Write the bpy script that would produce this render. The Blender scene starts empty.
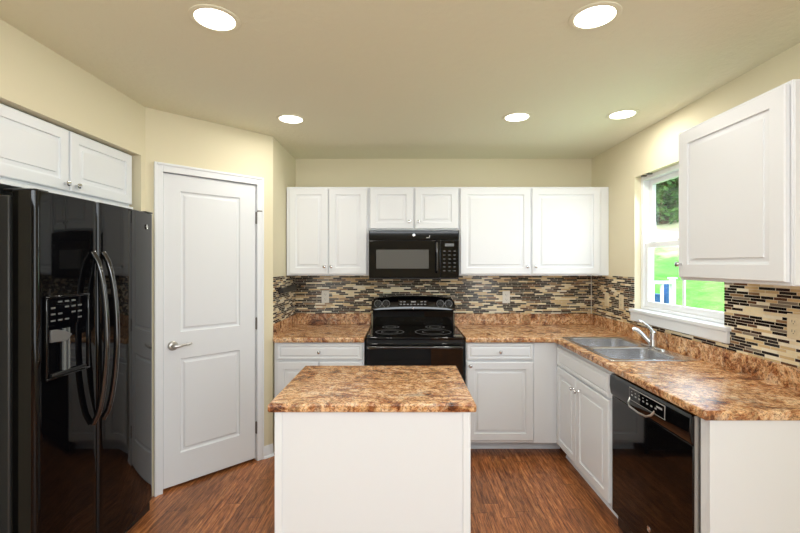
import bpy, bmesh, math, random
from mathutils import Vector, Matrix
random.seed(7)
R = math.radians
SC = bpy.context.scene
COL = SC.collection

# ------------------------------------------------------------------ camera
F = 420.0
cd = bpy.data.cameras.new('camera'); cam = bpy.data.objects.new('camera', cd); COL.objects.link(cam)
cam.location = (0, 0, 1.475); cam.rotation_euler = (R(90), 0, 0)
cd.sensor_width = 36; cd.lens = F/800*36
cd.shift_x = -3/800; cd.shift_y = -2.5/800
cd.clip_start = 0.05; cd.clip_end = 200
SC.camera = cam

# ------------------------------------------------------------------ world, sun, exposure
w = bpy.data.worlds.new('sky'); SC.world = w; w.use_nodes = True
nt = w.node_tree; nt.nodes.clear()
sky = nt.nodes.new('ShaderNodeTexSky'); sky.sky_type = 'NISHITA'; sky.sun_disc = False
sky.sun_elevation = R(48); sky.sun_rotation = R(200); sky.air_density = 1.2; sky.dust_density = 1.5
bg = nt.nodes.new('ShaderNodeBackground'); bg.inputs['Strength'].default_value = 0.42
wo = nt.nodes.new('ShaderNodeOutputWorld')
nt.links.new(sky.outputs[0], bg.inputs[0]); nt.links.new(bg.outputs[0], wo.inputs[0])
sl = bpy.data.lights.new('sun', 'SUN'); sun = bpy.data.objects.new('sun', sl); COL.objects.link(sun)
sl.energy = 4.2; sl.angle = R(1.0); sl.color = (1, .96, .88)
sun.rotation_euler = Vector((0.45, -0.55, -1.0)).to_track_quat('-Z', 'Y').to_euler()

def area(name, loc, rot, sx, sy, energy, color, spread=180):
    l = bpy.data.lights.new(name, 'AREA'); l.shape = 'RECTANGLE'; l.size = sx; l.size_y = sy
    l.energy = energy; l.color = color; l.spread = R(spread)
    o = bpy.data.objects.new(name, l); COL.objects.link(o); o.location = loc; o.rotation_euler = rot
    return o
# added soft side fills in the unseen space behind the camera, no windows built
area('rear_right_fill', (1.74, -1.5, 1.35), (0, R(90), 0), 1.9, 2.6, 52, (0.80, 0.90, 1.0))
area('rear_left_fill', (-1.60, -1.5, 1.35), (0, R(-90), 0), 1.9, 2.6, 32, (0.80, 0.90, 1.0))
area('rear_top_fill', (0.1, -1.3, 2.38), (R(48), 0, 0), 2.4, 0.7, 46, (0.86, 0.93, 1.0))  # added overhead fill tilted forward to brighten camera-facing fronts, no fixture here
# daylight entering by the sink window
area('sink_window_daylight', (1.955, 2.75, 1.66), (0, R(62), 0), 0.9, 0.85, 7, (0.80, 0.91, 1.0))
LAMP_W = 3.9
SC.view_settings.view_transform = 'Standard'; SC.view_settings.look = 'None'
SC.view_settings.exposure = 0.28; SC.view_settings.gamma = 1.0; SC.view_settings.use_curve_mapping = False

# ------------------------------------------------------------------ materials
def srgb(r, g, b):
    f = lambda c: (c/255/12.92) if c/255 <= .04045 else ((c/255+.055)/1.055)**2.4
    return (f(r), f(g), f(b), 1)
def mat(name, col, rough=.5, metal=0, **kw):
    m = bpy.data.materials.new(name); m.use_nodes = True
    b = m.node_tree.nodes['Principled BSDF']
    b.inputs['Base Color'].default_value = col if len(col) == 4 else (*col, 1)
    b.inputs['Roughness'].default_value = rough; b.inputs['Metallic'].default_value = metal
    for k, v in kw.items(): b.inputs[k].default_value = v
    return m
def N(m, t, **kw):
    n = m.node_tree.nodes.new(t)
    for k, v in kw.items(): setattr(n, k, v)
    return n
def L(m, a, b): m.node_tree.links.new(a, b)
def objco(m):
    return N(m, 'ShaderNodeNewGeometry').outputs['Position']
def math_(m, op, a, b=None):
    n = N(m, 'ShaderNodeMath', operation=op)
    for i, v in enumerate((a, b)):
        if v is None: continue
        if isinstance(v, (int, float)): n.inputs[i].default_value = v
        else: L(m, v, n.inputs[i])
    return n.outputs[0]
def noise(m, co, scale, detail=4, rough=.6, dist=0, vscale=None):
    if vscale:
        mp = N(m, 'ShaderNodeMapping'); mp.inputs['Scale'].default_value = vscale; L(m, co, mp.inputs[0]); co = mp.outputs[0]
    n = N(m, 'ShaderNodeTexNoise'); L(m, co, n.inputs['Vector'])
    n.inputs['Scale'].default_value = scale; n.inputs['Detail'].default_value = detail
    n.inputs['Roughness'].default_value = rough; n.inputs['Distortion'].default_value = dist
    return n.outputs['Fac']
def ramp(m, fac, stops, interp='LINEAR'):
    n = N(m, 'ShaderNodeValToRGB'); L(m, fac, n.inputs[0]); cr = n.color_ramp; cr.interpolation = interp
    while len(cr.elements) > 1: cr.elements.remove(cr.elements[-1])
    cr.elements[0].position = stops[0][0]; cr.elements[0].color = stops[0][1]
    for p, c in stops[1:]:
        e = cr.elements.new(p); e.color = c
    return n.outputs[0]
def mix(m, fac, a, b, mode='MIX'):
    n = N(m, 'ShaderNodeMix', data_type='RGBA', blend_type=mode)
    for i, v in ((0, fac), (6, a), (7, b)):
        if isinstance(v, (int, float, tuple)): n.inputs[i].default_value = v
        else: L(m, v, n.inputs[i])
    return n.outputs[2]
def bump(m, h, strength=.2, dist=.002):
    n = N(m, 'ShaderNodeBump'); n.inputs['Strength'].default_value = strength; n.inputs['Distance'].default_value = dist
    L(m, h, n.inputs['Height']); L(m, n.outputs[0], m.node_tree.nodes['Principled BSDF'].inputs['Normal'])
def base(m, c): L(m, c, m.node_tree.nodes['Principled BSDF'].inputs['Base Color'])

M = {}
m = M['wall'] = mat('wall_paint', srgb(228, 219, 190), .7)
bump(m, noise(m, objco(m), 120, 3), .12, .002)
m = M['ceiling'] = mat('ceiling_paint', srgb(233, 230, 206), .8)
c = objco(m); bump(m, noise(m, c, 30, 5, .65), .6, .006)
M['white'] = mat('white_cabinet_paint', srgb(232, 235, 239), .36)
M['trim'] = mat('white_trim_paint', srgb(236, 239, 243), .4)
M['door'] = mat('white_door_paint', srgb(230, 233, 237), .42)
M['vinyl'] = mat('white_window_vinyl', srgb(240, 242, 244), .4)
M['black'] = mat('black_gloss', (.003, .003, .0035), .05, 0, **{'Specular IOR Level': .42})
M['blacksat'] = mat('black_satin', (.010, .010, .0105), .3)
m = M['blacktex'] = mat('black_textured', (.035, .035, .034), .35)
bump(m, noise(m, objco(m), 260, 2), .5, .002)
M['fridge'] = mat('black_gloss_refrigerator', (.002, .002, .0025), .04, 0, **{'Specular IOR Level': .30})
M['handle'] = mat('black_gloss_handle', (.006, .006, .007), .09, 0, **{'Specular IOR Level': 1.0})
M['blackglass'] = mat('black_glass', (.002, .002, .003), .03, 0, **{'Specular IOR Level': .45})
M['greyglass'] = mat('grey_screened_glass', (.10, .10, .10), .1, 0, **{'Specular IOR Level': .8})
M['burner'] = mat('burner_ring_print', (.13, .13, .13), .3)
M['cavity'] = mat('dispenser_cavity_grey', (.12, .12, .12), .25)
M['mark'] = mat('pale_print', (.42, .42, .42), .4)
M['display'] = mat('display_grey', (.14, .15, .15), .2)
M['chrome'] = mat('chrome', (.66, .67, .69), .08, 1)
M['nickel'] = mat('satin_nickel', (.55, .54, .52), .28, 1)
m = M['steel'] = mat('brushed_steel', (.74, .75, .77), .24, 1)
bump(m, noise(m, objco(m), 40, 3, vscale=(12, 1, 1)), .08, .001)
M['hinge'] = mat('aged_hinge_steel', (.22, .21, .2), .4, .9)
M['plate'] = mat('outlet_plastic_white', srgb(232, 230, 222), .4)
M['almond'] = mat('outlet_plastic_almond', srgb(226, 212, 180), .4)
M['slot'] = mat('outlet_slot', (.03, .03, .03), .5)
M['lens'] = mat('lit_lens', (1, 1, 1), .5); b_ = M['lens'].node_tree.nodes['Principled BSDF']
b_.inputs['Emission Color'].default_value = (1, .97, .9, 1); b_.inputs['Emission Strength'].default_value = 4.0
m = M['glass'] = mat('window_glass', (1, 1, 1), 0.0)
g_ = N(m, 'ShaderNodeBsdfGlossy'); g_.inputs['Roughness'].default_value = .02
t_ = N(m, 'ShaderNodeBsdfTransparent'); x_ = N(m, 'ShaderNodeMixShader'); x_.inputs[0].default_value = .05
L(m, t_.outputs[0], x_.inputs[1]); L(m, g_.outputs[0], x_.inputs[2])
L(m, x_.outputs[0], m.node_tree.nodes['Material Output'].inputs[0])

# granite-look laminate
m = M['laminate'] = mat('brown_granite_laminate', (.5, .3, .2), .27, 0, **{'Specular IOR Level': .75})
c = objco(m)
big = noise(m, c, 4.2, 8, .66, 1.5, (1, 2.2, 1)); mid = noise(m, c, 13, 8, .78, 1.2); fine = noise(m, c, 85, 4, .8)
veins = ramp(m, big, [(0, srgb(50, 26, 18)), (.39, srgb(104, 58, 32)), (.445, srgb(172, 100, 52)), (.48, srgb(224, 170, 112)), (.53, srgb(238, 198, 146)), (.565, srgb(176, 102, 54)), (.60, srgb(226, 176, 122)), (1, srgb(248, 228, 196))])
spk = ramp(m, mid, [(0, srgb(24, 14, 12)), (.42, srgb(60, 32, 22)), (.465, srgb(146, 84, 46)), (.51, srgb(226, 174, 122)), (.58, srgb(246, 226, 194)), (1, srgb(250, 240, 222))])
cc = mix(m, .45, veins, spk)
sp2 = ramp(m, fine, [(0, (.10, .07, .06, 1)), (.43, (.34, .26, .24, 1)), (.48, (1, 1, 1, 1)), (1, (1.2, 1.2, 1.2, 1))])
base(m, mix(m, .85, cc, mix(m, 1.0, cc, sp2, 'MULTIPLY')))

# mosaic tile: thin strips of random length, u runs along the wall
m = M['mosaic'] = mat('strip_mosaic_tile', (.5, .4, .3), .16)
c = objco(m); sx = N(m, 'ShaderNodeSeparateXYZ'); L(m, c, sx.inputs[0])
ROW = .0148
u = math_(m, 'ADD', sx.outputs[0], math_(m, 'MULTIPLY', sx.outputs[1], 1.0))
vrow = math_(m, 'DIVIDE', sx.outputs[2], ROW); row = math_(m, 'FLOOR', vrow); fr = math_(m, 'FRACT', vrow)
W = math_(m, 'ADD', math_(m, 'MULTIPLY', u, 11.5), math_(m, 'MULTIPLY', row, 37.37))
v1 = N(m, 'ShaderNodeTexVoronoi', voronoi_dimensions='1D', feature='F1'); L(m, W, v1.inputs['W']); v1.inputs['Scale'].default_value = 1; v1.inputs['Randomness'].default_value = .8
v2 = N(m, 'ShaderNodeTexVoronoi', voronoi_dimensions='1D', feature='DISTANCE_TO_EDGE'); L(m, W, v2.inputs['W']); v2.inputs['Scale'].default_value = 1; v2.inputs['Randomness'].default_value = .8
s2 = N(m, 'ShaderNodeSeparateColor'); L(m, v1.outputs['Color'], s2.inputs[0])
pal = ramp(m, s2.outputs[0], [(0, srgb(20, 14, 16)), (.25, srgb(50, 30, 28)), (.38, srgb(98, 68, 50)), (.46, srgb(150, 118, 84)), (.51, srgb(214, 188, 142)), (.65, srgb(240, 226, 190)), (.79, srgb(134, 124, 110)), (.85, srgb(30, 22, 24)), (.95, srgb(244, 236, 214))], 'CONSTANT')
pal = mix(m, .25, pal, mix(m, 1.0, pal, ramp(m, noise(m, c, 90, 3), [(0, (.5, .5, .5, 1)), (1, (1.4, 1.4, 1.4, 1))]), 'MULTIPLY'))
g1 = math_(m, 'MINIMUM', math_(m, 'GREATER_THAN', fr, .13), math_(m, 'GREATER_THAN', v2.outputs['Distance'], .018))
base(m, mix(m, g1, srgb(226, 218, 196), pal))
L(m, math_(m, 'SUBTRACT', .6, math_(m, 'MULTIPLY', g1, .44)), m.node_tree.nodes['Principled BSDF'].inputs['Roughness'])
bump(m, g1, .4, .001)

# hardwood floor
m = M['wood'] = mat('hardwood_floor', (.3, .15, .08), .3)
c = objco(m); sx = N(m, 'ShaderNodeSeparateXYZ'); L(m, c, sx.inputs[0])
px = math_(m, 'DIVIDE', sx.outputs[0], .083); pi_ = math_(m, 'FLOOR', px); pf = math_(m, 'FRACT', px)
off = math_(m, 'MULTIPLY', math_(m, 'SINE', math_(m, 'MULTIPLY', pi_, 12.9898)), 7.3)
py = math_(m, 'ADD', math_(m, 'DIVIDE', sx.outputs[1], .9), off); pj = math_(m, 'FLOOR', py); pg = math_(m, 'FRACT', py)
cv = N(m, 'ShaderNodeCombineXYZ'); L(m, pi_, cv.inputs[0]); L(m, pj, cv.inputs[1])
wn = N(m, 'ShaderNodeTexWhiteNoise', noise_dimensions='3D'); L(m, cv.outputs[0], wn.inputs['Vector'])
cv2 = N(m, 'ShaderNodeCombineXYZ'); L(m, sx.outputs[0], cv2.inputs[0]); L(m, math_(m, 'ADD', sx.outputs[1], math_(m, 'MULTIPLY', wn.outputs['Value'], 40)), cv2.inputs[1]); L(m, pi_, cv2.inputs[2])
gr = noise(m, cv2.outputs[0], 6, 8, .72, .6, (9, .55, 1)); gr2 = noise(m, cv2.outputs[0], 16, 6, .75, .5, (7, .5, 1))
wc = ramp(m, gr, [(0, srgb(72, 38, 20)), (.34, srgb(112, 64, 34)), (.48, srgb(160, 98, 56)), (.6, srgb(182, 120, 72)), (1, srgb(214, 160, 108))])
wc2 = ramp(m, gr2, [(0, (.25, .2, .18, 1)), (.43, (.52, .47, .44, 1)), (.5, (.95, .95, .95, 1)), (.6, (1.35, 1.35, 1.35, 1)), (1, (1.7, 1.7, 1.7, 1))])
wc = mix(m, .9, wc, wc2, 'MULTIPLY')
tone = math_(m, 'ADD', .80, math_(m, 'MULTIPLY', wn.outputs['Value'], .38))
cb = N(m, 'ShaderNodeCombineColor'); [L(m, tone, cb.inputs[i]) for i in range(3)]
wc = mix(m, 1.0, wc, cb.outputs[0], 'MULTIPLY')
gap = math_(m, 'MINIMUM', math_(m, 'GREATER_THAN', pf, .022), math_(m, 'GREATER_THAN', pg, .003))
base(m, mix(m, gap, srgb(52, 26, 14), wc)); bump(m, gap, .25, .001)

m = M['grass'] = mat('lawn_grass', (.2, .4, .1), .9)
c = objco(m)
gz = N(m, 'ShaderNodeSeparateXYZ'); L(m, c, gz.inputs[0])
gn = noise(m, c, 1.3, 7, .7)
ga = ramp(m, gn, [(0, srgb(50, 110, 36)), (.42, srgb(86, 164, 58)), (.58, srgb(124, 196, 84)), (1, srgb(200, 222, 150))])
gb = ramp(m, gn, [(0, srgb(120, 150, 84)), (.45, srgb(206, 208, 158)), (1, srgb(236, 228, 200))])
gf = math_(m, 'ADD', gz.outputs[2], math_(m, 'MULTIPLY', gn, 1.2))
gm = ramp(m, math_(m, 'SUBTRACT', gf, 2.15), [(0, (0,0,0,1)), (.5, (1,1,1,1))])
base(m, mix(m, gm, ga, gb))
m = M['leaf'] = mat('foliage', (.1, .2, .08), .6)
base(m, ramp(m, noise(m, objco(m), 2.2, 4), [(0, srgb(30, 62, 34)), (.45, srgb(58, 104, 50)), (.6, srgb(104, 152, 76)), (1, srgb(160, 196, 116))]))
M['bark'] = mat('bark', srgb(84, 68, 54), .9)
M['blue'] = mat('blue_plastic', srgb(52, 104, 168), .5)

# ------------------------------------------------------------------ mesh helpers
class MB:
    def __init__(s): s.bm = bmesh.new()
    def face(s, vs):
        try: return s.bm.faces.new(vs)
        except ValueError: return None
    def box(s, x0, x1, y0, y1, z0, z1, mtx=None):
        x0, x1 = sorted((x0, x1)); y0, y1 = sorted((y0, y1)); z0, z1 = sorted((z0, z1))
        v = [s.bm.verts.new(Vector(p) if mtx is None else mtx @ Vector(p)) for p in
             ((x0,y0,z0),(x1,y0,z0),(x1,y1,z0),(x0,y1,z0),(x0,y0,z1),(x1,y0,z1),(x1,y1,z1),(x0,y1,z1))]
        for f in ((3,2,1,0),(4,5,6,7),(0,1,5,4),(1,2,6,5),(2,3,7,6),(3,0,4,7)): s.face([v[i] for i in f])
        return s
    def loft(s, rings, close=True, cap0=True, cap1=True):
        R_ = [[s.bm.verts.new(p) for p in r] for r in rings]
        n = len(rings[0])
        for a, b in zip(R_, R_[1:]):
            for i in range(n if close else n-1):
                j = (i+1) % n; s.face([a[i], a[j], b[j], b[i]])
        if cap0: s.face(R_[0][::-1])
        if cap1: s.face(R_[-1])
        return s
    def lathe(s, o, axis, prof, n=20, cap0=True, cap1=True):
        """prof: (radius, distance along axis)"""
        ax = Vector(axis).normalized(); q = ax.to_track_quat('Z', 'Y'); o = Vector(o)
        rings = [[o + q @ Vector((max(r, 1e-4)*math.cos(2*math.pi*i/n), max(r, 1e-4)*math.sin(2*math.pi*i/n), h)) for i in range(n)] for r, h in prof]
        return s.loft(rings, True, cap0, cap1)
    def tube(s, pts, r, n=10, flat=1.0):
        pts = [Vector(p) for p in pts]; rs = r if isinstance(r, (list, tuple)) else [r]*len(pts)
        rings = []; up = None
        for i, p in enumerate(pts):
            t = (pts[min(i+1, len(pts)-1)] - pts[max(i-1, 0)]).normalized()
            if up is None: up = Vector((0,0,1)) if abs(t.z) < .9 else Vector((0,1,0))
            a = t.cross(up).normalized(); b = a.cross(t).normalized(); up = b
            rings.append([p + rs[i]*(math.cos(2*math.pi*k/n)*a + flat*math.sin(2*math.pi*k/n)*b) for k in range(n)])
        return s.loft(rings)
    def prism(s, poly, axis, a, b):
        """extrude a 2-D polygon along an axis"""
        f = {'x': lambda p, t: (t, p[0], p[1]), 'y': lambda p, t: (p[0], t, p[1]), 'z': lambda p, t: (p[0], p[1], t)}[axis]
        return s.loft([[Vector(f(p, a)) for p in poly], [Vector(f(p, b)) for p in poly]])
    def build(s, name, material, parent=None, bevel=0, smooth=35, seg=2):
        bm = s.bm
        bmesh.ops.recalc_face_normals(bm, faces=bm.faces[:])
        me = bpy.data.meshes.new(name); bm.to_mesh(me); bm.free()
        me.materials.append(material)
        for p in me.polygons: p.use_smooth = True
        me.set_sharp_from_angle(angle=R(smooth))
        o = bpy.data.objects.new(name, me); COL.objects.link(o)
        if parent is not None: o.parent = parent
        if bevel:
            b = o.modifiers.new('bevel', 'BEVEL'); b.width = bevel; b.segments = seg; b.limit_method = 'ANGLE'; b.angle_limit = R(50); b.harden_normals = False
        return o
def tag(o, label, cat, group=None, kind=None):
    o['label'] = label; o['category'] = cat
    if group: o['group'] = group
    if kind: o['kind'] = kind
    return o
def thing(name, label, cat, loc=(0,0,0), rz=0, group=None):
    o = bpy.data.objects.new(name, None); COL.objects.link(o); o.empty_display_size = .1
    o.location = loc; o.rotation_euler = (0, 0, R(rz))
    return tag(o, label, cat, group)
def struct(o): o['kind'] = 'structure'; return o
def children(o): return [c for c in COL.objects if c.parent == o]
def dup(o, parent=None, loc=None, label=None):
    c = o.copy(); COL.objects.link(c); c.parent = parent
    if loc is not None: c.location = loc
    if label: c['label'] = label
    for ch in children(o): dup(ch, c)
    return c
def box(name, x0, x1, y0, y1, z0, z1, material, parent=None, bevel=0):
    return MB().box(x0, x1, y0, y1, z0, z1).build(name, material, parent, bevel)

def rrect(cx, cy, hx, hy, r, z, n=5):
    out = []
    for k, (sx_, sy_) in enumerate(((1,1),(-1,1),(-1,-1),(1,-1))):
        for i in range(n+1):
            a = math.pi/2*(k + i/n)
            out.append(Vector((cx + sx_*(hx-r) + r*math.cos(a), cy + sy_*(hy-r) + r*math.sin(a), z)))
    return out

def panel_slab(mb, w_, h_, t, panels, x0=0, z0=0, yf=0, prof=None, edge=.004):
    """door leaf with raised panels; front at y=yf facing -y, back at yf+t."""
    prof = prof or ((.000, 0), (.002, .009), (.010, .010), (.027, .006), (.029, .0012))
    bm = mb.bm
    V = lambda x, y, z: bm.verts.new((x0+x, yf+y, z0+z))
    # back + sides (with eased front edge)
    bk = [V(0,t,0), V(w_,t,0), V(w_,t,h_), V(0,t,h_)]
    md = [V(0,edge,0), V(w_,edge,0), V(w_,edge,h_), V(0,edge,h_)]
    fr = [V(edge,0,edge), V(w_-edge,0,edge), V(w_-edge,0,h_-edge), V(edge,0,h_-edge)]
    mb.face(bk[::-1])
    for i in range(4):
        j = (i+1) % 4
        mb.face([bk[i], bk[j], md[j], md[i]]); mb.face([md[i], md[j], fr[j], fr[i]])
    pa, pb = panels[0][0], panels[0][2]
    zs = [edge]
    for p in panels: zs += [p[1], p[3]]
    zs.append(h_-edge)
    g = {}
    def gv(x, z):
        k = (round(x, 5), round(z, 5))
        if k not in g:
            g[k] = V(x, 0, z)
        return g[k]
    g[(round(edge,5), round(edge,5))] = fr[0]; g[(round(w_-edge,5), round(edge,5))] = fr[1]
    g[(round(w_-edge,5), round(h_-edge,5))] = fr[2]; g[(round(edge,5), round(h_-edge,5))] = fr[3]
    for i in range(len(zs)-1):
        a, b = zs[i], zs[i+1]
        mb.face([gv(edge,a), gv(pa,a), gv(pa,b), gv(edge,b)])
        mb.face([gv(pb,a), gv(w_-edge,a), gv(w_-edge,b), gv(pb,b)])
        if i % 2 == 0: mb.face([gv(pa,a), gv(pb,a), gv(pb,b), gv(pa,b)])
    for (xa, za, xb, zb) in panels:
        prev = [gv(xa,za), gv(xb,za), gv(xb,zb), gv(xa,zb)]
        for ins, dep in prof[1:]:
            cur = [V(xa+ins,dep,za+ins), V(xb-ins,dep,za+ins), V(xb-ins,dep,zb-ins), V(xa+ins,dep,zb-ins)]
            for i in range(4):
                j = (i+1) % 4; mb.face([prev[i], prev[j], cur[j], cur[i]])
            prev = cur
        mb.face(prev)
    return mb

def knob(parent, x, y, z):
    o = MB().lathe((0,0,0), (0,-1,0), [(.007,0),(.0055,.004),(.0055,.012),(.012,.017),(.014,.022),(.012,.027),(.004,.029)], 16).build('knob', M['chrome'], parent)
    o.location = (x, y, z); o['label'] = 'small chrome knob'
    return o
def cab_door(parent, x0, x1, z0, z1, knob_at=None, stile=.055, yf=-.02):
    d = panel_slab(MB(), x1-x0, z1-z0, .019, [(stile, stile, x1-x0-stile, z1-z0-stile)], x0, z0, yf).build('door', M['white'], parent, smooth=20)
    if knob_at: knob(d, knob_at[0], yf, knob_at[1])
    return d
def drawer_front(parent, x0, x1, z0, z1, name='drawer', knobbed=True, yf=-.02):
    d = panel_slab(MB(), x1-x0, z1-z0, .019, [(.018, .018, x1-x0-.018, z1-z0-.018)], x0, z0, yf,
                   prof=((0,0),(.003,.005),(.007,.005),(.016,.0))).build(name, M['white'], parent, smooth=20)
    if knobbed: knob(d, (x0+x1)/2, yf, (z0+z1)/2)
    return d

# ------------------------------------------------------------------ dimensions
CE = 2.46; XL = -1.617; XR = 1.765; YB = 3.93; YR = -5.6
AX, AY, BX, BY = -1.005, 3.245, -1.619, 2.635

# ------------------------------------------------------------------ room shell
struct(box('floor', -2.45, XR, YR, YB, -.06, 0, M['wood']))
struct(box('ceiling', -2.45, XR+.14, YR-.1, YB+.1, CE, CE+.08, M['ceiling']))
struct(box('wall_back', AX-.1, XR+.14, YB, YB+.1, 0, CE, M['wall']))
WY0, WY1, WZ0, WZ1 = 2.30, 3.20, 1.125, 2.134
b = MB()
b.box(XR, XR+.14, YR, WY0, -.06, CE); b.box(XR, XR+.14, WY1, YB, -.06, CE)
b.box(XR, XR+.14, WY0, WY1, -.06, WZ0); b.box(XR, XR+.14, WY0, WY1, WZ1, CE)
struct(b.build('wall_right', M['wall']))
# return wall beside the left worktop
struct(box('wall_return', AX-.10, AX, AY, YB, 0, CE, M['wall']))
# left wall with the refrigerator alcove
ALY0, ALY1, ALZ = 1.55, 2.592, 2.146
b = MB()
b.box(XL-.1, XL, YR, ALY0, 0, CE); b.box(XL-.1, XL, ALY0, ALY1, ALZ, CE); b.box(XL-.1, XL, ALY1, BY+.0, 0, CE)
b.box(-2.45, XL-.1, ALY0-.1, ALY0, 0, CE); b.box(-2.45, XL-.1, ALY1, ALY1+.08, 0, CE); b.box(-2.45, -2.37, ALY0, ALY1, 0, CE)
b.box(-2.37, XL-.1, ALY0, ALY1, ALZ+.01, ALZ+.05)
struct(b.build('wall_left', M['wall']))
# diagonal pantry wall, local x runs along the wall, -y faces the kitchen
DIAG = math.degrees(math.atan2(AY-BY, AX-BX)); DL = math.hypot(AX-BX, AY-BY)
LT0, LT1, LZ0, LZ1 = .102, .729, .018, 2.065
b = MB()
b.box(0, LT0-.022, 0, .1, 0, CE); b.box(LT1+.022, DL, 0, .1, 0, CE); b.box(LT0-.022, LT1+.022, 0, .1, LZ1+.022, CE)
o = struct(b.build('wall_pantry', M['wall'])); o.location = (BX, BY, 0); o.rotation_euler = (0, 0, R(DIAG))
# rear wall
b = MB()
b.box(XL, XR, YR-.1, YR, 0, CE)
struct(b.build('wall_rear', M['wall']))
b = MB(); b.box(-2.53, -2.45, ALY1, YB, 0, CE); b.box(-2.53, AX-.1, YB, YB+.08, 0, CE)  # unseen closet walls, added to stop light leaking under the pantry door
struct(b.build('wall_closet_light_block', M['wall']))

# pantry door casing
b = MB()
cw = .056
b.box(LT0-.004-cw+.006, LT0-.004, -.016, 0, 0, LZ1+.004+cw); b.box(LT1+.004, LT1+.004+cw-.006, -.016, 0, 0, LZ1+.004+cw)
b.box(LT0-.004, LT1+.004, -.016, 0, LZ1+.004, LZ1+.004+cw)
b.box(LT0-.022, LT0-.004, 0, .1, 0, LZ1+.004); b.box(LT1+.004, LT1+.022, 0, .1, 0, LZ1+.004); b.box(LT0-.022, LT1+.022, 0, .1, LZ1+.004, LZ1+.022)
# raised outer band of the casing profile
b.box(LT0-.004-cw+.006, LT0-.004-cw+.022, -.022, -.016, 0, LZ1+.004+cw); b.box(LT1+.004+cw-.022, LT1+.004+cw-.006, -.022, -.016, 0, LZ1+.004+cw)
b.box(LT0-.004-cw+.022, LT1+.004+cw-.022, -.022, -.016, LZ1+.004+cw-.016, LZ1+.004+cw)
o = struct(b.build('trim_1', M['trim'], bevel=.0025)); o.location = (BX, BY, 0); o.rotation_euler = (0, 0, R(DIAG))

# pantry door
dr = thing('door_1', 'white two panel pantry door with lever handle in the angled wall', 'door', (BX, BY, 0), DIAG); dr['kind'] = 'structure'
pw = LT1-LT0
panel_slab(MB(), pw, LZ1-LZ0, .035, [(.104, .206, pw-.119, .83), (.104, 1.006, pw-.119, 1.94)], LT0, LZ0, .004,
           prof=((0,0),(.007,.010),(.018,.012),(.032,.003))).build('door_leaf', M['door'], dr, smooth=20)
h = MB(); hx, hz = .161, .940
h.lathe((hx, .004, hz), (0,-1,0), [(.031,0),(.031,.005),(.026,.010),(.013,.012),(.012,.03)], 24)
h.tube([(hx, -.03, hz), (hx+.003, -.048, hz), (hx+.02, -.054, hz+.002), (hx+.05, -.054, hz+.006), (hx+.08, -.05, hz+.006), (hx+.10, -.044, hz+.010)], [.010,.011,.010,.008,.0075,.007], 10)
h.build('door_handle', M['nickel'], dr)
for z in (1.82, 1.03, .25):
    h = MB(); h.lathe((LT1+.004, -.006, z-.045), (0,0,1), [(.006,0),(.006,.09)], 10); h.box(LT1-.004, LT1+.010, -.003, .0035, z-.043, z+.043)
    h.build('hinge', M['hinge'], dr)
h = MB(); h.tube([(LT1+.004, -.012, 1.868), (LT1+.004, -.05, 1.868)], .003, 8); h.tube([(LT1-.012, -.05, 1.868), (LT1+.024, -.05, 1.868)], .004, 8)
h.build('door_stop', M['hinge'], dr)

# baseboards
def bb(name, x0, x1, y0=-.012, y1=0):
    b = MB(); b.prism([(y0, 0), (y1, 0), (y1, .088), (y1-.004, .092), (y0+.002, .072)], 'x', x0, x1)
    b.prism([(y0-.012, 0), (y0, 0), (y0, .016), (y0-.008, .012)], 'x', x0, x1); return b
o = struct(bb('x', LT1+.004+cw-.006, DL-.001).build('baseboard_pantry', M['trim'])); o.location = (BX, BY, 0); o.rotation_euler = (0,0,R(DIAG))
# ------------------------------------------------------------------ mosaic splashback on the walls
TT = .006
struct(box('trim_2', AX+TT, XR-TT, YB-TT, YB, 1.012, 1.374, M['mosaic']))
struct(box('trim_3', AX, AX+TT, AY+.004, YB, 1.012, 1.374, M['mosaic']))
b = MB(); b.box(XR-TT, XR, WY1+.002, YB-TT, 1.012, 1.374); b.box(XR-TT, XR, WY0, WY1+.002, 1.012, 1.062); b.box(XR-TT, XR, 1.55, WY0-.0, 1.012, 1.40)
struct(b.build('trim_4', M['mosaic']))
# tile edging
b = MB(); b.box(XR-TT-.004, XR-TT-.0005, YB-TT-.010, YB-TT-.0005, 1.012, 1.374)
struct(b.build('trim_5', M['plate']))

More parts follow.
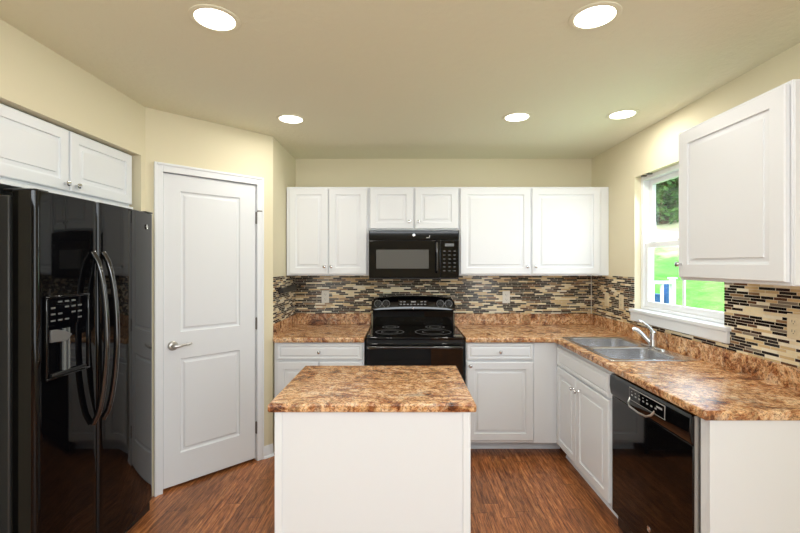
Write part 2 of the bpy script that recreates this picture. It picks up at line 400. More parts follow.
# ------------------------------------------------------------------ window over the sink
wd = thing('window_1', 'white double hung window over the sink', 'window', (XR, (WY0+WY1)/2, WZ0)); wd['kind'] = 'structure'
def wl(b, x0, x1, y0, y1, z0, z1):  # world -> local
    yc = (WY0+WY1)/2
    return b.box(x0-XR, x1-XR, y0-yc, y1-yc, z0-WZ0, z1-WZ0)
FX0, FX1 = 1.812, 1.895
b = MB(); fw = .03; z0 = WZ0+.012
wl(b, FX0, FX1, WY0, WY0+fw, z0, WZ1); wl(b, FX0, FX1, WY1-fw, WY1, z0, WZ1)
wl(b, FX0, FX1, WY0+fw, WY1-fw, WZ1-fw, WZ1); wl(b, FX0, FX1, WY0+fw, WY1-fw, z0, z0+.02)
b.build('window_frame', M['vinyl'], wd, bevel=.002)
ZM = 1.615
def sash(name, x0, x1, za, zb, top, bot):
    ya, yb = WY0+fw+.001, WY1-fw-.001; s = .036; b = MB()
    wl(b, x0, x1, ya, ya+s, za, zb); wl(b, x0, x1, yb-s, yb, za, zb)
    wl(b, x0, x1, ya+s, yb-s, zb-top, zb); wl(b, x0, x1, ya+s, yb-s, za, za+bot)
    yc = (WY0+WY1)/2; wl(b, (x0+x1)/2-.006, (x0+x1)/2+.006, yc-.009, yc+.009, za+bot, zb-top)
    f = b.build(name, M['vinyl'], wd, bevel=.002)
    for q, (a, c) in enumerate(((ya+s, yc-.009), (yc+.009, yb-s))):
        g = MB(); wl(g, (x0+x1)/2-.0015, (x0+x1)/2+.0015, a, c, za+bot, zb-top); g.build('pane', M['glass'], f)
    return f
sash('lower_sash', 1.826, 1.854, z0+.021, ZM+.018, .036, .040)
sash('upper_sash', 1.860, 1.888, ZM-.018, WZ1-fw-.001, .034, .036)
b = MB(); wl(b, 1.800, 1.826, 2.70, 2.76, ZM+.018, ZM+.030); wl(b, 1.81, 1.83, 3.03, 3.07, ZM+.018, ZM+.026); b.build('sash_lock', M['vinyl'], wd, bevel=.002)
b = MB(); wl(b, XR, FX0+.02, WY0, WY1, WZ0-.012, WZ0+.010); wl(b, 1.726, XR, 2.25, WY1+.012, WZ0-.012, WZ0+.010); b.build('window_sill', M['trim'], wd, bevel=.003)
b = MB(); wl(b, 1.736, XR-TT-.0003, 2.256, WY1+.010, 1.046, WZ0-.0125); b.build('apron', M['trim'], wd, bevel=.004)
br = MB()
for y, lab in ((3.10, 'small dark blind bracket under the window head, the one nearer the back wall'), (3.03, 'small dark blind bracket under the window head, the one nearer the wall cabinet')):
    br = MB(); br.box(1.772, 1.80, y, y+.03, WZ1-.012, WZ1-.0005)
    tag(br.build('blind_bracket', M['hinge']), lab, 'bracket', 'blind brackets')

# ------------------------------------------------------------------ base cabinets
YF = 3.22
def base_body(b, w_, d, z1=.875, open_top=False):
    if open_top:
        b.box(0, w_, 0, .02, .105, z1); b.box(0, .018, .02, d, .105, z1); b.box(w_-.018, w_, .02, d, .105, z1); b.box(.018, w_-.018, d-.012, d, .105, z1); b.box(.018, w_-.018, .02, d-.012, .105, .123)
    else: b.box(0, w_, 0, d, .105, z1)
    return b
def toe(parent, w_, d, kick=.07, x0=0):
    b = MB(); b.box(x0, w_, kick, kick+.015, 0, .104); b.prism([(kick-.012, 0), (kick, 0), (kick, .018), (kick-.004, .017)], 'x', x0, w_)
    b.build('toe_kick', M['white'], parent)
t = thing('base_cabinet', 'white base cabinet left of the range, one wide drawer over two doors', 'cabinet', (-.985, YF, 0))
W1 = (-.298) + .985
base_body(MB(), W1, YB-YF-.002).build('body', M['white'], t)
toe(t, W1, .6, .145)
drawer_front(t, .022, W1-.012, .745, .865)
cab_door(t, .022, W1/2-.004, .128, .728, (W1/2-.03, .69)); cab_door(t, W1/2+.004, W1-.012, .128, .728, (W1/2+.03, .69))

t = thing('base_cabinet', 'white base cabinet in the corner right of the range, one drawer over one door', 'cabinet', (.482, YF, 0))
W2 = XR-.482-.002
base_body(MB(), W2, YB-YF-.002).build('body', M['white'], t)
toe(t, 1.255-.482, .6, .145)
drawer_front(t, .006, .512, .745, .868)
cab_door(t, .006, .512, .128, .728, (.03, .70))
b = MB(); b.box(.520, .700, -.006, 0, .105, .872); b.build('filler_strip', M['white'], t)

# sink cabinet: face looks to -x; local x runs towards the camera
XF = 1.185
t = thing('sink_base_cabinet', 'white sink cabinet under the window with false front and two doors', 'cabinet', (XF, YF-.008, 0), -90)
W3 = (YF-.008) - 2.350
base_body(MB(), W3, XR-XF-.002, open_top=True).build('body', M['white'], t)
toe(t, W3, .6)
drawer_front(t, .03, W3-.035, .715, .850, 'false_front', False)
mid = .03 + (W3-.065)*.44
cab_door(t, .03, mid-.004, .115, .700, (mid-.035, .625), stile=.05); cab_door(t, mid+.004, W3-.035, .115, .700, (mid+.035, .625), stile=.05)

# end panel of the run
t = thing('end_panel', 'tall white end panel closing the counter beside the dishwasher', 'panel', (XF, 1.62, 0))
b = MB(); b.box(0, XR-XF-.002, 0, .022, 0, .875); b.box(0, .018, .022, .052, 0, .875); b.build('panel', M['white'], t, bevel=.001)
b = MB(); b.box(-.003, .016, -.003, 0, 0, .875); b.build('corner_strip', M['white'], t, bevel=.001)

# ------------------------------------------------------------------ worktops
def slab(xs, ys, keep, z0, z1, front, name, parent, bw=.009, seg=3):
    bm = bmesh.new(); g = {}
    def v(x, y):
        k = (x, y)
        if k not in g: g[k] = bm.verts.new((x, y, z1))
        return g[k]
    fs = []
    for i in range(len(xs)-1):
        for j in range(len(ys)-1):
            if keep((xs[i]+xs[i+1])/2, (ys[j]+ys[j+1])/2):
                fs.append(bm.faces.new([v(xs[i],ys[j]), v(xs[i+1],ys[j]), v(xs[i+1],ys[j+1]), v(xs[i],ys[j+1])]))
    top_edges = [e for e in bm.edges if e.is_boundary]
    r = bmesh.ops.extrude_face_region(bm, geom=fs, use_keep_orig=True)
    for q in r['geom']:
        if isinstance(q, bmesh.types.BMVert): q.co.z = z0
    bmesh.ops.recalc_face_normals(bm, faces=bm.faces[:])
    ed = [e for e in bm.edges if all(abs(vv.co.z-z1) < 1e-6 or abs(vv.co.z-z0) < 1e-6 for vv in e.verts) and abs(e.verts[0].co.z-e.verts[1].co.z) < 1e-6
          and front((e.verts[0].co+e.verts[1].co)/2) and any(abs(f.normal.z) < .5 for f in e.link_faces)]
    bmesh.ops.bevel(bm, geom=ed, offset=bw, segments=seg, profile=.5, affect='EDGES', clamp_overlap=True)
    mb = MB(); mb.bm.free(); mb.bm = bm
    return mb.build(name, M['laminate'], parent, smooth=50)
CZ0, CZ1 = .876, .914
YC = 3.19; XC = 1.152
t = thing('countertop', 'short brown granite look worktop left of the range', 'countertop', (0, 0, 0))
slab([AX+.001, -.981, -.296], [YC, AY+.002, YB-.001], lambda x, y: x > -.981 or y > AY+.002, CZ0, CZ1, lambda c: c.y < YC+.01, 'worktop', t)
b = MB(); b.box(AX+.021, -.296, YB-.020, YB-.001, CZ1, 1.012); b.box(AX+.001, AX+.020, AY+.002, YB-.001, CZ1, 1.012)
b.build('upstand', M['laminate'], t, bevel=.003)
t = thing('countertop', 'long L shaped brown granite look worktop holding the sink', 'countertop', (0, 0, 0))
SX0, SX1, SY0, SY1 = 1.222, 1.662, 2.452, 3.178
slab([.480, XC, SX0, SX1, XR-.001], [1.600, SY0, SY1, YC, YB-.001],
     lambda x, y: (x > XC or y > YC) and not (SX0 < x < SX1 and SY0 < y < SY1), CZ0, CZ1,
     lambda c: (abs(c.y-YC) < .001 and c.x < XC) or abs(c.x-XC) < .001 or abs(c.y-1.600) < .001, 'worktop', t)
b = MB(); b.box(.480, XR-.022, YB-.020, YB-.001, CZ1, 1.012); b.box(XR-.021, XR-.001, 1.600, YB-.001, CZ1, 1.012)
b.build('upstand', M['laminate'], t, bevel=.003)

# ------------------------------------------------------------------ sink + faucet
sk = thing('kitchen_sink', 'stainless steel double bowl sink set in the worktop', 'sink', (1.455, 2.815, CZ1))
b = MB(); ox0, ox1, oy0, oy1 = -.245, .25, -.385, .385
for (ya, yb) in ((oy0, 0), (0, oy1)):
    hx, hy = .190, (yb-ya)/2-.032; cx = -.028; cy = (ya+yb)/2 + (.006 if ya < 0 else -.006)
    z = .004
    o_ = [Vector((min(max(p.x, ox0), ox1), min(max(p.y, ya), yb), z)) for p in rrect((ox0+ox1)/2, (ya+yb)/2, (ox1-ox0)/2, (yb-ya)/2, .0005, z)]
    bm_r = [o_, rrect(cx, cy, hx+.008, hy+.008, .062, z), rrect(cx, cy, hx, hy, .056, z-.004), rrect(cx, cy, hx-.004, hy-.004, .052, -.10), rrect(cx, cy, hx-.012, hy-.012, .05, -.155), rrect(cx, cy, hx-.05, hy-.05, .03, -.17)]
    b.loft(bm_r, True, False, True)
# outer raised lip of the rim
lip = [rrect((ox0+ox1)/2, 0, (ox1-ox0)/2-.006, (oy1-oy0)/2-.006, .012, .0042), rrect((ox0+ox1)/2, 0, (ox1-ox0)/2-.002, (oy1-oy0)/2-.002, .014, .006), rrect((ox0+ox1)/2, 0, (ox1-ox0)/2+.004, (oy1-oy0)/2+.004, .016, .004), rrect((ox0+ox1)/2, 0, (ox1-ox0)/2+.006, (oy1-oy0)/2+.006, .016, .0004)]
b.loft(lip, True, False, False)
b.build('basin', M['steel'], sk, smooth=40)
for cy in (-.19, .19):
    MB().lathe((-.028, cy, -.1695), (0,0,1), [(.045,0),(.045,.002),(.036,.003),(.03,.0005)], 20).build('drain', M['nickel'], sk)
fc = thing('faucet', 'chrome single lever faucet standing behind the sink bowls', 'faucet', (1.668, 2.80, CZ1+.0045))
b = MB(); r0 = [rrect(0, 0, .026, .125, .025, 0), rrect(0, 0, .026, .125, .025, .006), rrect(0, 0, .02, .118, .019, .011)]
b.loft(r0); b.build('escutcheon', M['chrome'], fc, smooth=40)
MB().lathe((0,0,.011), (0,0,1), [(.026,0),(.024,.02),(.021,.05),(.022,.075),(.020,.092),(.010,.100)], 20).build('faucet_body', M['chrome'], fc)
MB().tube([(-.010,.008,.026), (-.028,.020,.052), (-.052,.036,.084), (-.076,.050,.108), (-.092,.060,.116), (-.102,.066,.112)], [.016,.014,.0125,.012,.0135,.0135], 14).build('spout', M['chrome'], fc)
MB().tube([(0,.0,.095), (-.005,.01,.115), (-.02,.03,.14), (-.045,.055,.165), (-.06,.07,.172)], [.012,.011,.008,.0065,.007], 12).build('lever', M['chrome'], fc)

# ------------------------------------------------------------------ upper cabinets
UY = 3.60; UD = YB-UY-.0005; UZ0, UZ1 = 1.376, 2.135
def upper(label, x0, x1, z0, z1, doors, filler=None):
    t = thing('wall_cabinet', label, 'cabinet', (x0, UY, z0)); w_ = x1-x0; h_ = z1-z0
    b = MB(); b.box(0, w_, 0, UD, 0, h_); b.build('body', M['white'], t, bevel=.001)
    if filler: pass
    for (a, c, kx, kz) in doors: cab_door(t, a-x0, c-x0, .012, h_-.014, (kx-x0, kz-z0))
    return t
upper('white wall cabinet with two tall doors, left of the microwave', -.997, -.294, UZ0, UZ1,
      [(-.970, -.640, -.668, 1.453), (-.632, -.308, -.610, 1.453)])
upper('short white wall cabinet with two doors above the microwave', -.291, .479, 1.763, UZ1,
      [(-.280, .086, .052, 1.835), (.102, .470, .136, 1.835)])
upper('widest white wall cabinet with two doors, right of the microwave', .482, XR-.002, UZ0, UZ1,
      [(.490, 1.088, 1.058, 1.453), (1.102, 1.682, 1.130, 1.453)])

# right wall cabinet, face to -x
t = thing('wall_cabinet', 'large single door white wall cabinet beside the window', 'cabinet', (1.422, 2.15, 1.394), -90)
w_ = 2.15-1.53; b = MB(); b.box(0, w_, 0, XR-1.422-.001, 0, .755); b.build('body', M['white'], t, bevel=.0015)
d = cab_door(t, .012, w_-.012, .014, .742, None, stile=.065, yf=-.021)
knob(d, .035, -.021, .080)
b = MB(); b.box(w_+.0, w_+.006, .002, .030, .004, .75); b.build('side_strip', M['white'], t, bevel=.001)

# cabinet above the refrigerator, face to +x
t = thing('wall_cabinet', 'white two door wall cabinet in the alcove above the black refrigerator', 'cabinet', (-1.668, 1.60, 1.822), 90)
w_ = 2.560-1.60; b = MB(); b.box(0, w_, 0, .33, 0, 2.142-1.822); b.build('body', M['white'], t, bevel=.0015)
cab_door(t, .012, .474, .014, .312, (.446, .045), stile=.05, yf=-.02); cab_door(t, .486, w_-.004, .014, .312, (.514, .045), stile=.05, yf=-.02)
b = MB(); b.box(0, w_, -.024, 0, -.018, -.001); b.build('bottom_rail', M['white'], t, bevel=.002)

# ------------------------------------------------------------------ island
t = thing('kitchen_island', 'white freestanding island with a brown granite look top', 'island', (-.124, 2.005, 0))
slab([-.419, .419], [-.321, .321], lambda x, y: True, CZ0+.002, CZ1, lambda c: True, 'island_top', t)
b = MB(); b.box(-.393, .393, -.290, .29, 0, .8775); b.build('cabinet_body', M['white'], t)
for s in (-1, 1):
    b = MB(); b.box(s*.393, s*.369, -.296, -.290, 0, .8775); b.box(s*.393, s*.399, -.296, -.268, 0, .8775); b.build('corner_trim', M['trim'], t, bevel=.0015)

# ------------------------------------------------------------------ electric range
rg = thing('electric_range', 'black glossy electric range between the back wall cabinets', 'stove', (.092, 3.215, 0))
H = .371
b = MB(); b.box(-H, H, 0, YB-3.215-.022, .05, .895); b.build('body', M['blacksat'], rg)
for x in (-.33, .33):
    for y in (.06, .6): MB().lathe((x, y, 0), (0,0,1), [(.018,0),(.018,.05)], 12).build('foot', M['blacksat'], rg)
b = MB(); b.box(-H-.003, H+.003, -.022, .690, .896, .918); b.build('cooktop', M['blackglass'], rg, bevel=.006)
def ring(b, x, y, r0, r1, z):
    n = 40; b.loft([[Vector((x+r*math.cos(2*math.pi*i/n), y+r*math.sin(2*math.pi*i/n), zz)) for i in range(n)] for r, zz in ((r0, z), (r0, z+.0006), (r1, z+.0006), (r1, z))], True, False, False)
for (x, y, r) in ((-.20, .50, .075), (.19, .50, .085), (-.20, .23, .118), (.155, .23, .150)):
    b = MB(); ring(b, x, y, r, r-.008, .9182); ring(b, x, y, r*.6, r*.6-.005, .9182); b.build('burner_ring', M['burner'], rg)
# backguard: lower riser and a bulging, arched control panel
b = MB(); b.box(-.368, .368, .600, .690, .918, 1.062); b.build('backguard', M['black'], rg, bevel=.004)
def arch(x): return 1.160 + .024*(1-(x/.385)**2)
b = MB(); rings = []
nx = 24
for i in range(nx+1):
    x = -.376 + .752*i/nx; e = max(0, abs(x)/.376-.93)/.07; zt = arch(x) - .03*e*e; zb = 1.050 + .012*e*e
    rings.append([Vector((x, .690, zb)), Vector((x, .585, zb)), Vector((x, .568, zb+.012)), Vector((x, .575, (zb+zt)/2)), Vector((x, .596, zt-.012)), Vector((x, .612, zt)), Vector((x, .690, zt))])
b.loft(rings); cp = b.build('control_panel', M['black'], rg, smooth=40)
for x in (-.318, -.244, .244, .318):
    k = MB(); k.lathe((x, .575, 1.118), (0,-1,.25), [(.024,-.006),(.024,.006),(.019,.010),(.018,.024),(.012,.026)], 20)
    k.box(x-.003, x+.003, .545, .5549, 1.112, 1.142)
    k = k.build('knob', M['blacksat'], cp)
    q = MB(); n = 18
    for i in range(n-3):
        a = R(-60 + 300*i/(n-4)); q.box(x+.032*math.cos(a)-.0025, x+.032*math.cos(a)+.0025, .560, .5745, 1.118+.030*math.sin(a)-.0035, 1.118+.030*math.sin(a)+.0035)
    q.build('dial_marks', M['mark'], cp)
b = MB(); b.box(-.135, .135, .562, .574, 1.100, 1.152); b.build('display_window', M['blackglass'], cp, bevel=.002)
b = MB()
for i in range(8): b.box(-.12+.031*i, -.12+.031*i+.018, .560, .5625, 1.108, 1.116)
for i in (0, 1, 6, 7): b.box(-.12+.031*i, -.12+.031*i+.02, .560, .5625, 1.132, 1.139)
b.box(-.02, .024, .560, .5625, 1.130, 1.142)
b.build('touch_marks', M['mark'], cp)
def emblem(parent, loc, axis, r=.012):
    b = MB(); b.lathe(loc, axis, [(r,0),(r,.002),(r*.86,.0028),(r*.80,.002),(r*.3,.002),(r*.25,.003),(r*.05,.003)], 24)
    b.build('emblem', M['chrome'], parent)
emblem(cp, (0, .5690, 1.076), (0,-1,0), .009)
# oven door
b = MB(); b.box(-H+.004, H-.004, -.030, -.001, .225, .872); od = b.build('oven_door', M['black'], rg, bevel=.006)
poly = [(-.235, .42), (.235, .42), (.235, .735)] + [(.235-.47*i/12, .735+.018*math.sin(math.pi*i/12)) for i in range(1, 12)] + [(-.235, .735)]
b = MB(); b.prism(poly, 'y', -.0325, -.0301); b.build('oven_window', M['blackglass'], od)
b = MB(); b.box(-H+.004, H-.004, -.020, -.001, .060, .215); b.build('drawer', M['black'], rg, bevel=.004)
pts = [(-.355, -.03, .842), (-.345, -.062, .845), (-.28, -.078, .850), (0, -.086, .853), (.28, -.078, .850), (.345, -.062, .845), (.355, -.03, .842)]
MB().tube(pts, .013, 12).build('handle', M['handle'], od)

# ------------------------------------------------------------------ microwave
mw = thing('microwave', 'black over-the-range microwave with grey window and keypad', 'microwave', (.091, 3.545, 1.347))
b = MB(); b.box(-.377, .377, .0, YB-3.545-.008, 0, .405); b.build('body', M['blacksat'], mw, bevel=.003)
b = MB(); b.box(-.377, .377, -.022, -.0005, .330, .405); b.build('vent_grille', M['black'], mw, bevel=.004)
b = MB(); b.box(-.377, .222, -.030, -.0005, .012, .326); dd = b.build('door', M['black'], mw, bevel=.006)
b = MB(); b.box(-.315, .125, -.0325, -.0301, .090, .248); b.build('door_window', M['greyglass'], dd)
MB().tube([(.188,-.030,.060), (.190,-.058,.075), (.190,-.066,.17), (.190,-.066,.23), (.190,-.058,.305), (.188,-.030,.318)], .011, 10).build('handle', M['handle'], dd)
b = MB(); b.box(.226, .377, -.028, -.0005, .012, .326); kp = b.build('control_panel', M['black'], mw, bevel=.004)
b = MB(); b.box(.260, .335, -.0295, -.0281, .276, .300); b.build('display', M['display'], kp)
for i in range(3):
    for j in range(6):
        b = MB(); b.box(.246+.043*i, .246+.043*i+.018, -.0292, -.0281, .068+.033*j, .068+.033*j+.006); b.build('key', M['display'], kp)
emblem(mw, (0, -.022, .370), (0,-1,0), .013)
b = MB(); b.box(.105, .135, -.024, -.0222, .345, .352); b.box(.129, .135, -.024, -.0222, .345, .368); b.build('sticker', M['mark'], mw)
b = MB(); b.box(.14, .20, -.023, -.004, .4052, .4075); b.build('label_tab', M['mark'], mw)
b = MB(); b.box(-.377, .377, -.018, -.0005, 0, .010); b.build('bottom_trim', M['blacksat'], mw)

# ------------------------------------------------------------------ refrigerator (faces +x); local x along +Y, -y towards the room
fx0, fx1, fsp = 1.675, 2.53, 2.012
rf = thing('refrigerator', 'tall black side-by-side refrigerator with curved handles and ice dispenser', 'refrigerator', (-1.46, fx0, 0), 90)
FW = fx1-fx0; FS = fsp-fx0
b = MB(); b.box(.004, FW-.004, .115, .82, .02, 1.752); b.build('body', M['blacktex'], rf, bevel=.006)
b = MB(); b.box(.012, FW-.012, .100, .1148, .03, 1.745); b.build('gasket', M['blacksat'], rf)
def fdoor(name, a, c):
    # softly bowed front: rounded outer verticals
    xs_ = [a, a+.002, a+.006, a+.012, a+.02, a+.03] + [a+.03+(c-a-.06)*k/24 for k in range(1, 24)] + [c-.03, c-.02, c-.012, c-.006, c-.002, c]
    poly = []
    for x in xs_:   # the two doors together form one gently bowed front
        e = min(x-a, c-x); bow = .046*max(0, (x-FS-.16)/(FW-FS-.16))**1.6 + .010*max(0, 1-x/.18)**2
        poly.append((x, .016*max(0, 1-e/.018)**2.2 + bow))
    poly += [(c, .099), (a, .099)]
    return MB().prism(poly, 'z', .072, 1.772).build(name, M['fridge'], rf, bevel=.002, smooth=30)
d1 = fdoor('freezer_door', 0, FS-.003); d2 = fdoor('fresh_food_door', FS+.003, FW)
def fh(x, parent):
    pts = []
    n = 18
    for i in range(n+1):
        u_ = i/n; z = .725 + .805*u_; y = -.004 - .066*(math.sin(math.pi*u_)**.55 if 0 < u_ < 1 else 0)
        pts.append((x, y, z))
    MB().tube(pts, .0125, 12, 1.0).build('handle', M['handle'], parent)
fh(FS-.040, d1); fh(FS+.028, d2)
# dispenser
dx0, dx1, dz0, dz1 = .035, .272, .995, 1.342
b = MB(); fr_ = .010
b.box(dx0, dx1, -.010, .004, dz1-fr_, dz1); b.box(dx0, dx1, -.012, .004, dz0, dz0+fr_); b.box(dx0, dx0+fr_, -.010, .004, dz0+fr_, dz1-fr_); b.box(dx1-fr_, dx1, -.010, .004, dz0+fr_, dz1-fr_)
dp = b.build('dispenser', M['black'], d1, bevel=.003)
b = MB(); b.box(dx0+fr_, dx1-fr_, -.006, -.0002, 1.215, dz1-fr_); b.build('dispenser_controls', M['blackglass'], dp)
b = MB()
for j, z in enumerate((1.235, 1.262, 1.288, 1.312)):
    for i in range(5):
        if (i+j) % 4 == 3: continue
        b = MB(); b.box(dx0+.024+.036*i, dx0+.024+.036*i+.022, -.0070, -.0061, z, z+.007); b.build('icon', M['display'], dp)
b = MB(); b.box(dx0+fr_, dx1-fr_, -.0030, -.0002, dz0+fr_, 1.214); b.build('dispenser_recess', M['cavity'] if False else M['blackglass'], dp)
b = MB(); b.prism([(dx0+.02, 1.15), (dx0+.10, 1.145), (dx0+.13, 1.17), (dx0+.09, 1.19), (dx0+.05, 1.20), (dx0+.02, 1.20)], 'y', -.012, -.0032); b.build('dispenser_paddle', M['burner'], dp, bevel=.002)
b = MB(); b.box(dx0+.085, dx0+.100, -.010, -.0032, 1.02, 1.20); b.box(dx0+.112, dx0+.120, -.010, -.0032, 1.02, 1.20); b.build('chute_rails', M['display'], dp)
b = MB(); b.box(dx0+.02, dx1-.03, -.016, -.0032, dz0+.012, dz0+.024); b.build('drip_tray', M['blacksat'], dp, bevel=.002)
emblem(d2, (FW-.095, .0255, 1.690), (.2,-1,0), .014)
for x in (.06, FW-.06):
    b = MB(); b.box(x-.035, x+.035, .03, .16, 1.7725, 1.782); b.build('hinge_cover', M['blacksat'], rf, bevel=.006)
b = MB(); b.box(.01, FW-.01, .06, .114, .0, .068); b.build('kick_grille', M['blacksat'], rf)

# ------------------------------------------------------------------ dishwasher (faces -x)
dw0, dw1 = 2.342, 1.680
dw = thing('dishwasher', 'black glossy built-in dishwasher with top control strip', 'dishwasher', (XF, dw0, 0), -90)
WD = dw0-dw1
b = MB(); b.box(.004, WD-.004, .012, .56, .02, .868); b.build('body', M['blacksat'], dw)
b = MB(); b.box(.004, WD-.004, -.022, .010, .110, .745); dd = b.build('door', M['black'], dw, bevel=.004)
b = MB(); b.prism([(-.022, .748), (.010, .748), (.010, .866), (-.024, .866), (-.034, .855), (-.036, .80), (-.030, .76)], 'x', .004, WD-.004)
cs = b.build('control_strip', M['black'], dw, bevel=.003)
b = MB(); b.box(.21, .50, -.0372, -.0345, .790, .852); b.build('control_window', M['mark'], cs)
b = MB(); b.box(.213, .497, -.0376, -.0340, .793, .849); b.build('control_glass', M['blackglass'], cs)
b = MB()
for i in range(7): b.box(.23+.033*i, .23+.033*i+.014, -.0380, -.0350, .815, .822)
for i in range(5): b.box(.23+.033*i, .23+.033*i+.010, -.0380, -.0350, .832, .836)
b.box(.440, .482, -.0380, -.0350, .826, .834)
b.build('button_marks', M['mark'], cs)
MB().tube([(.215, -.034, .802), (.222, -.048, .780), (.25, -.056, .766), (.33, -.058, .762), (.39, -.056, .766), (.415, -.048, .780), (.422, -.034, .802)], .005, 10).build('handle', M['nickel'], cs)
for x in (0, WD-.0035): b = MB(); b.box(x, x+.0035, -.018, .012, .11, .866); b.build('side_trim', M['nickel'], dw)
emblem(dd, (.357, -.022, .222), (0,-1,0), .014)
b = MB(); b.box(.01, WD-.01, .05, .065, 0, .10); b.build('kick_plate', M['blacksat'], dw)

# ------------------------------------------------------------------ outlets and switches
def outlet(label, loc, rz, m_, toggle=False):
    t = thing('wall_outlet' if not toggle else 'light_switch', label, 'outlet' if not toggle else 'switch', loc, rz)
    b = MB(); b.box(-.035, .035, -.005, 0, -.057, .057); b.build('cover_plate', m_, t, bevel=.003)
    b = MB()
    if toggle:
        b.box(-.016, .016, -.009, -.005, -.033, .033); b.build('rocker', m_, t, bevel=.002)
    else:
        for z in (-.022, .022): b.box(-.016, .016, -.007, -.005, z-.016, z+.016)
        f = b.build('receptacle', m_, t, bevel=.002)
        for z in (-.022, .022):
            for (xa, xb, za, zb) in ((-.008, -.006, -.003, .008), (.006, .008, -.003, .006), (-.002, .002, -.011, -.007)):
                b = MB(); b.box(xa, xb, -.0075, -.007, z+za, z+zb); b.build('slot', M['slot'], f)
outlet('white wall outlet left of the range on the mosaic tiles', (-.725, YB-TT, 1.170), 0, M['plate'])
outlet('white wall outlet right of the range on the mosaic tiles', (.964, YB-TT, 1.165), 0, M['plate'])
outlet('almond rocker switch on the side wall nearest the back corner', (XR-TT, 3.62, 1.170), -90, M['almond'], True)
outlet('almond wall outlet on the side wall just before the window', (XR-TT, 3.38, 1.170), -90, M['almond'])
outlet('almond wall outlet under the large side wall cabinet', (XR-TT, 1.885, 1.194), -90, M['almond'])

# black rail on the return wall
rl = thing('wall_rack', 'black wall mounted bar on the tiles beside the left worktop', 'rack', (AX+TT, 3.56, 1.262))
b = MB(); b.box(0.022, .050, -.235, .19, -.02, .022); b.build('bar', M['blacksat'], rl, bevel=.003)
for y in (-.19, .14):
    b = MB(); b.box(0, .0215, y-.015, y+.015, -.016, .016); b.build('bracket', M['blacksat'], rl)
b = MB(); b.tube([(.036, .19, -.0), (.045, .235, .0), (.06, .27, .012)], .011, 10); b.build('arm', M['blacksat'], rl)

# ------------------------------------------------------------------ recessed ceiling lights
spots = [(-.756, 1.689, 'recessed ceiling light nearest the refrigerator, large at the top left'),
         (.763, 1.672, 'recessed ceiling light in the right front, above the worktop end'),
         (-.761, 2.853, 'recessed ceiling light before the pantry corner at the back left'),
         (.764, 2.814, 'recessed ceiling light in the back row between two others'),
         (1.445, 2.765, 'recessed ceiling light nearest the window')]
proto = None
for i, (x, y, lab) in enumerate(spots):
    if proto is None:
        proto = thing('ceiling_light', lab, 'ceiling light', (x, y, CE), 0, 'recessed ceiling lights')
        b = MB(); b.lathe((0,0,0), (0,0,-1), [(.098,0),(.098,.003),(.090,.006),(.078,.004),(.076,.001)], 40, False, False); b.build('trim_ring', M['ceiling'], proto)
        b = MB(); b.lathe((0,0,0), (0,0,-1), [(.0755,.0008),(.0755,.0035),(.04,.0042),(.001,.0044)], 40); b.build('lens', M['lens'], proto)
    else: dup(proto, None, (x, y, CE), lab)
    l = bpy.data.lights.new('lamp', 'AREA'); l.shape = 'DISK'; l.size = .14; l.energy = LAMP_W; l.color = (1, .97, .90)
    lo = bpy.data.objects.new('lamp', l); COL.objects.link(lo); lo.location = (x, y, CE-.012)

# ------------------------------------------------------------------ outside the window
# sloping lawn
bm = bmesh.new(); nx, ny = 30, 40; vs = {}
def ground(x, y):
    s = (x-2.2)*.6 + (y-2.5)*.8
    return -.55 + .335*max(0, s-1.5) + .05*math.sin(x*1.1+y*.7)
for i in range(nx+1):
    for j in range(ny+1):
        x = 2.0 + 34*i/nx; y = -2 + 44*j/ny; vs[i, j] = bm.verts.new((x, y, ground(x, y)))
for i in range(nx):
    for j in range(ny): bm.faces.new([vs[i,j], vs[i+1,j], vs[i+1,j+1], vs[i,j+1]])
mb = MB(); mb.bm.free(); mb.bm = bm; o = mb.build('lawn', M['grass']); tag(o, 'bright green lawn rising behind the window', 'lawn', kind='structure')

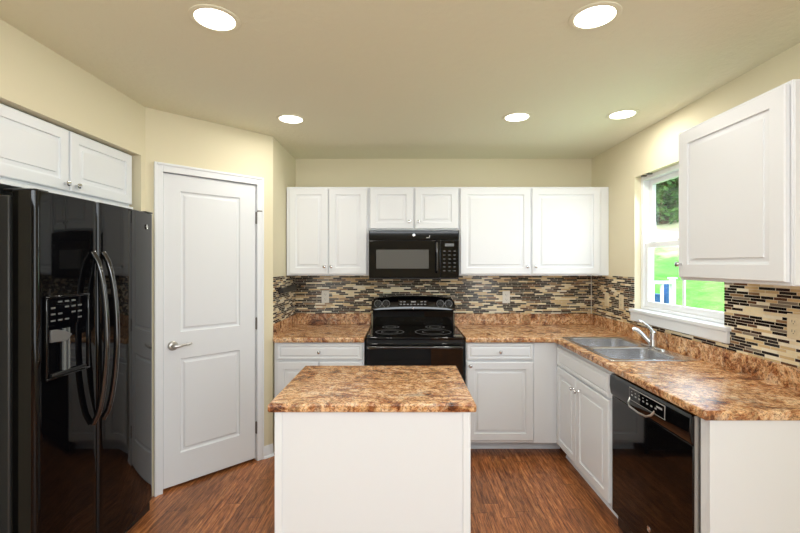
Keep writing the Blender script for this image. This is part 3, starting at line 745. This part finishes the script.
def shrub(x, y, h_, r, n, seed, lab):
    rnd = random.Random(seed); z = ground(x, y)
    t = thing('leafy_tree', lab, 'tree', (x, y, z), 0, 'trees behind the lawn')
    MB().tube([(0,0,-.2), (.05,0,h_*.3), (0,.08,h_*.6), (.05,0,h_*.85)], [.14,.12,.09,.03], 8).build('trunk', M['bark'], t)
    bm = bmesh.new()
    for k in range(n):
        a = rnd.uniform(0, 2*math.pi); ph = math.acos(rnd.uniform(-.98, 1)); rr = rnd.uniform(.55, 1.05)
        p = Vector((r*rr*math.sin(ph)*math.cos(a), r*rr*math.sin(ph)*math.sin(a), h_*.50 + h_*.50*rr*math.cos(ph)))
        q = Matrix.Rotation(rnd.uniform(0, 6.28), 3, 'Z') @ Matrix.Rotation(rnd.uniform(-1, 1), 3, 'X') @ Matrix.Rotation(rnd.uniform(-1, 1), 3, 'Y')
        s = rnd.uniform(.05, .12)
        v = [bm.verts.new(p + q @ Vector(c)) for c in ((-s,0,0), (-.2*s,-.5*s,.05*s), (s,0,-.1*s), (-.2*s,.5*s,.05*s))]
        bm.faces.new([v[0], v[1], v[3]]); bm.faces.new([v[1], v[2], v[3]])
    me = bpy.data.meshes.new('foliage'); bm.to_mesh(me); bm.free(); me.materials.append(M['leaf'])
    o = bpy.data.objects.new('foliage', me); COL.objects.link(o); o.parent = t
tl = ['leafy green tree at the far left of the window view', 'leafy green tree in the middle of the window view', 'leafy green tree filling the upper panes', 'leafy green tree behind the others beyond the lawn']
for k, (x, y, h_, r, lab) in enumerate(((7.75, 12.5, 3.9, 1.12, tl[0]), (10.1, 13.2, 4.2, 1.15, tl[1]), (10.3, 16.4, 5.6, 1.8, tl[2]), (14.2, 18.4, 6.5, 2.0, tl[3]))):
    shrub(x, y, h_, r, 15000, 11+k, lab)

# deck railing
rx1, ry = 3.86, 6.0
t = thing('deck_railing', 'white deck railing seen through the lower window panes', 'railing', (3.4, ry, 0))
b = MB(); b.box(.42, .48, -.03, .03, ground(3.85, ry)-.05, 1.262); b.box(.405, .495, -.045, .045, 1.2625, 1.285); b.build('post', M['vinyl'], t)
b = MB(); b.box(-.9, .4195, -.035, .035, 1.19, 1.235); b.box(-.9, .4195, -.03, .03, .33, .37); b.build('rail', M['vinyl'], t)
for i in range(9):
    b = MB(); x = .30-.13*i; b.box(x-.016, x+.016, -.016, .016, .37, 1.19); b.build('baluster', M['vinyl'], t)
b = MB(); b.box(3.935, 4.015, 6.28, 6.40, ground(3.95, 6.35)-.02, 1.20)
tag(b.build('outdoor_post', M['blue'], bevel=.008), 'narrow blue upright standing just behind the white railing post', 'post')
b = MB(); b.box(3.70, 3.875, 6.28, 6.48, ground(3.8, 6.4)-.02, 1.0); b.box(3.69, 3.885, 6.27, 6.49, 1.0, 1.025)
tag(b.build('storage_bin', M['blue'], bevel=.008), 'low blue box behind the balusters of the white railing', 'bin')
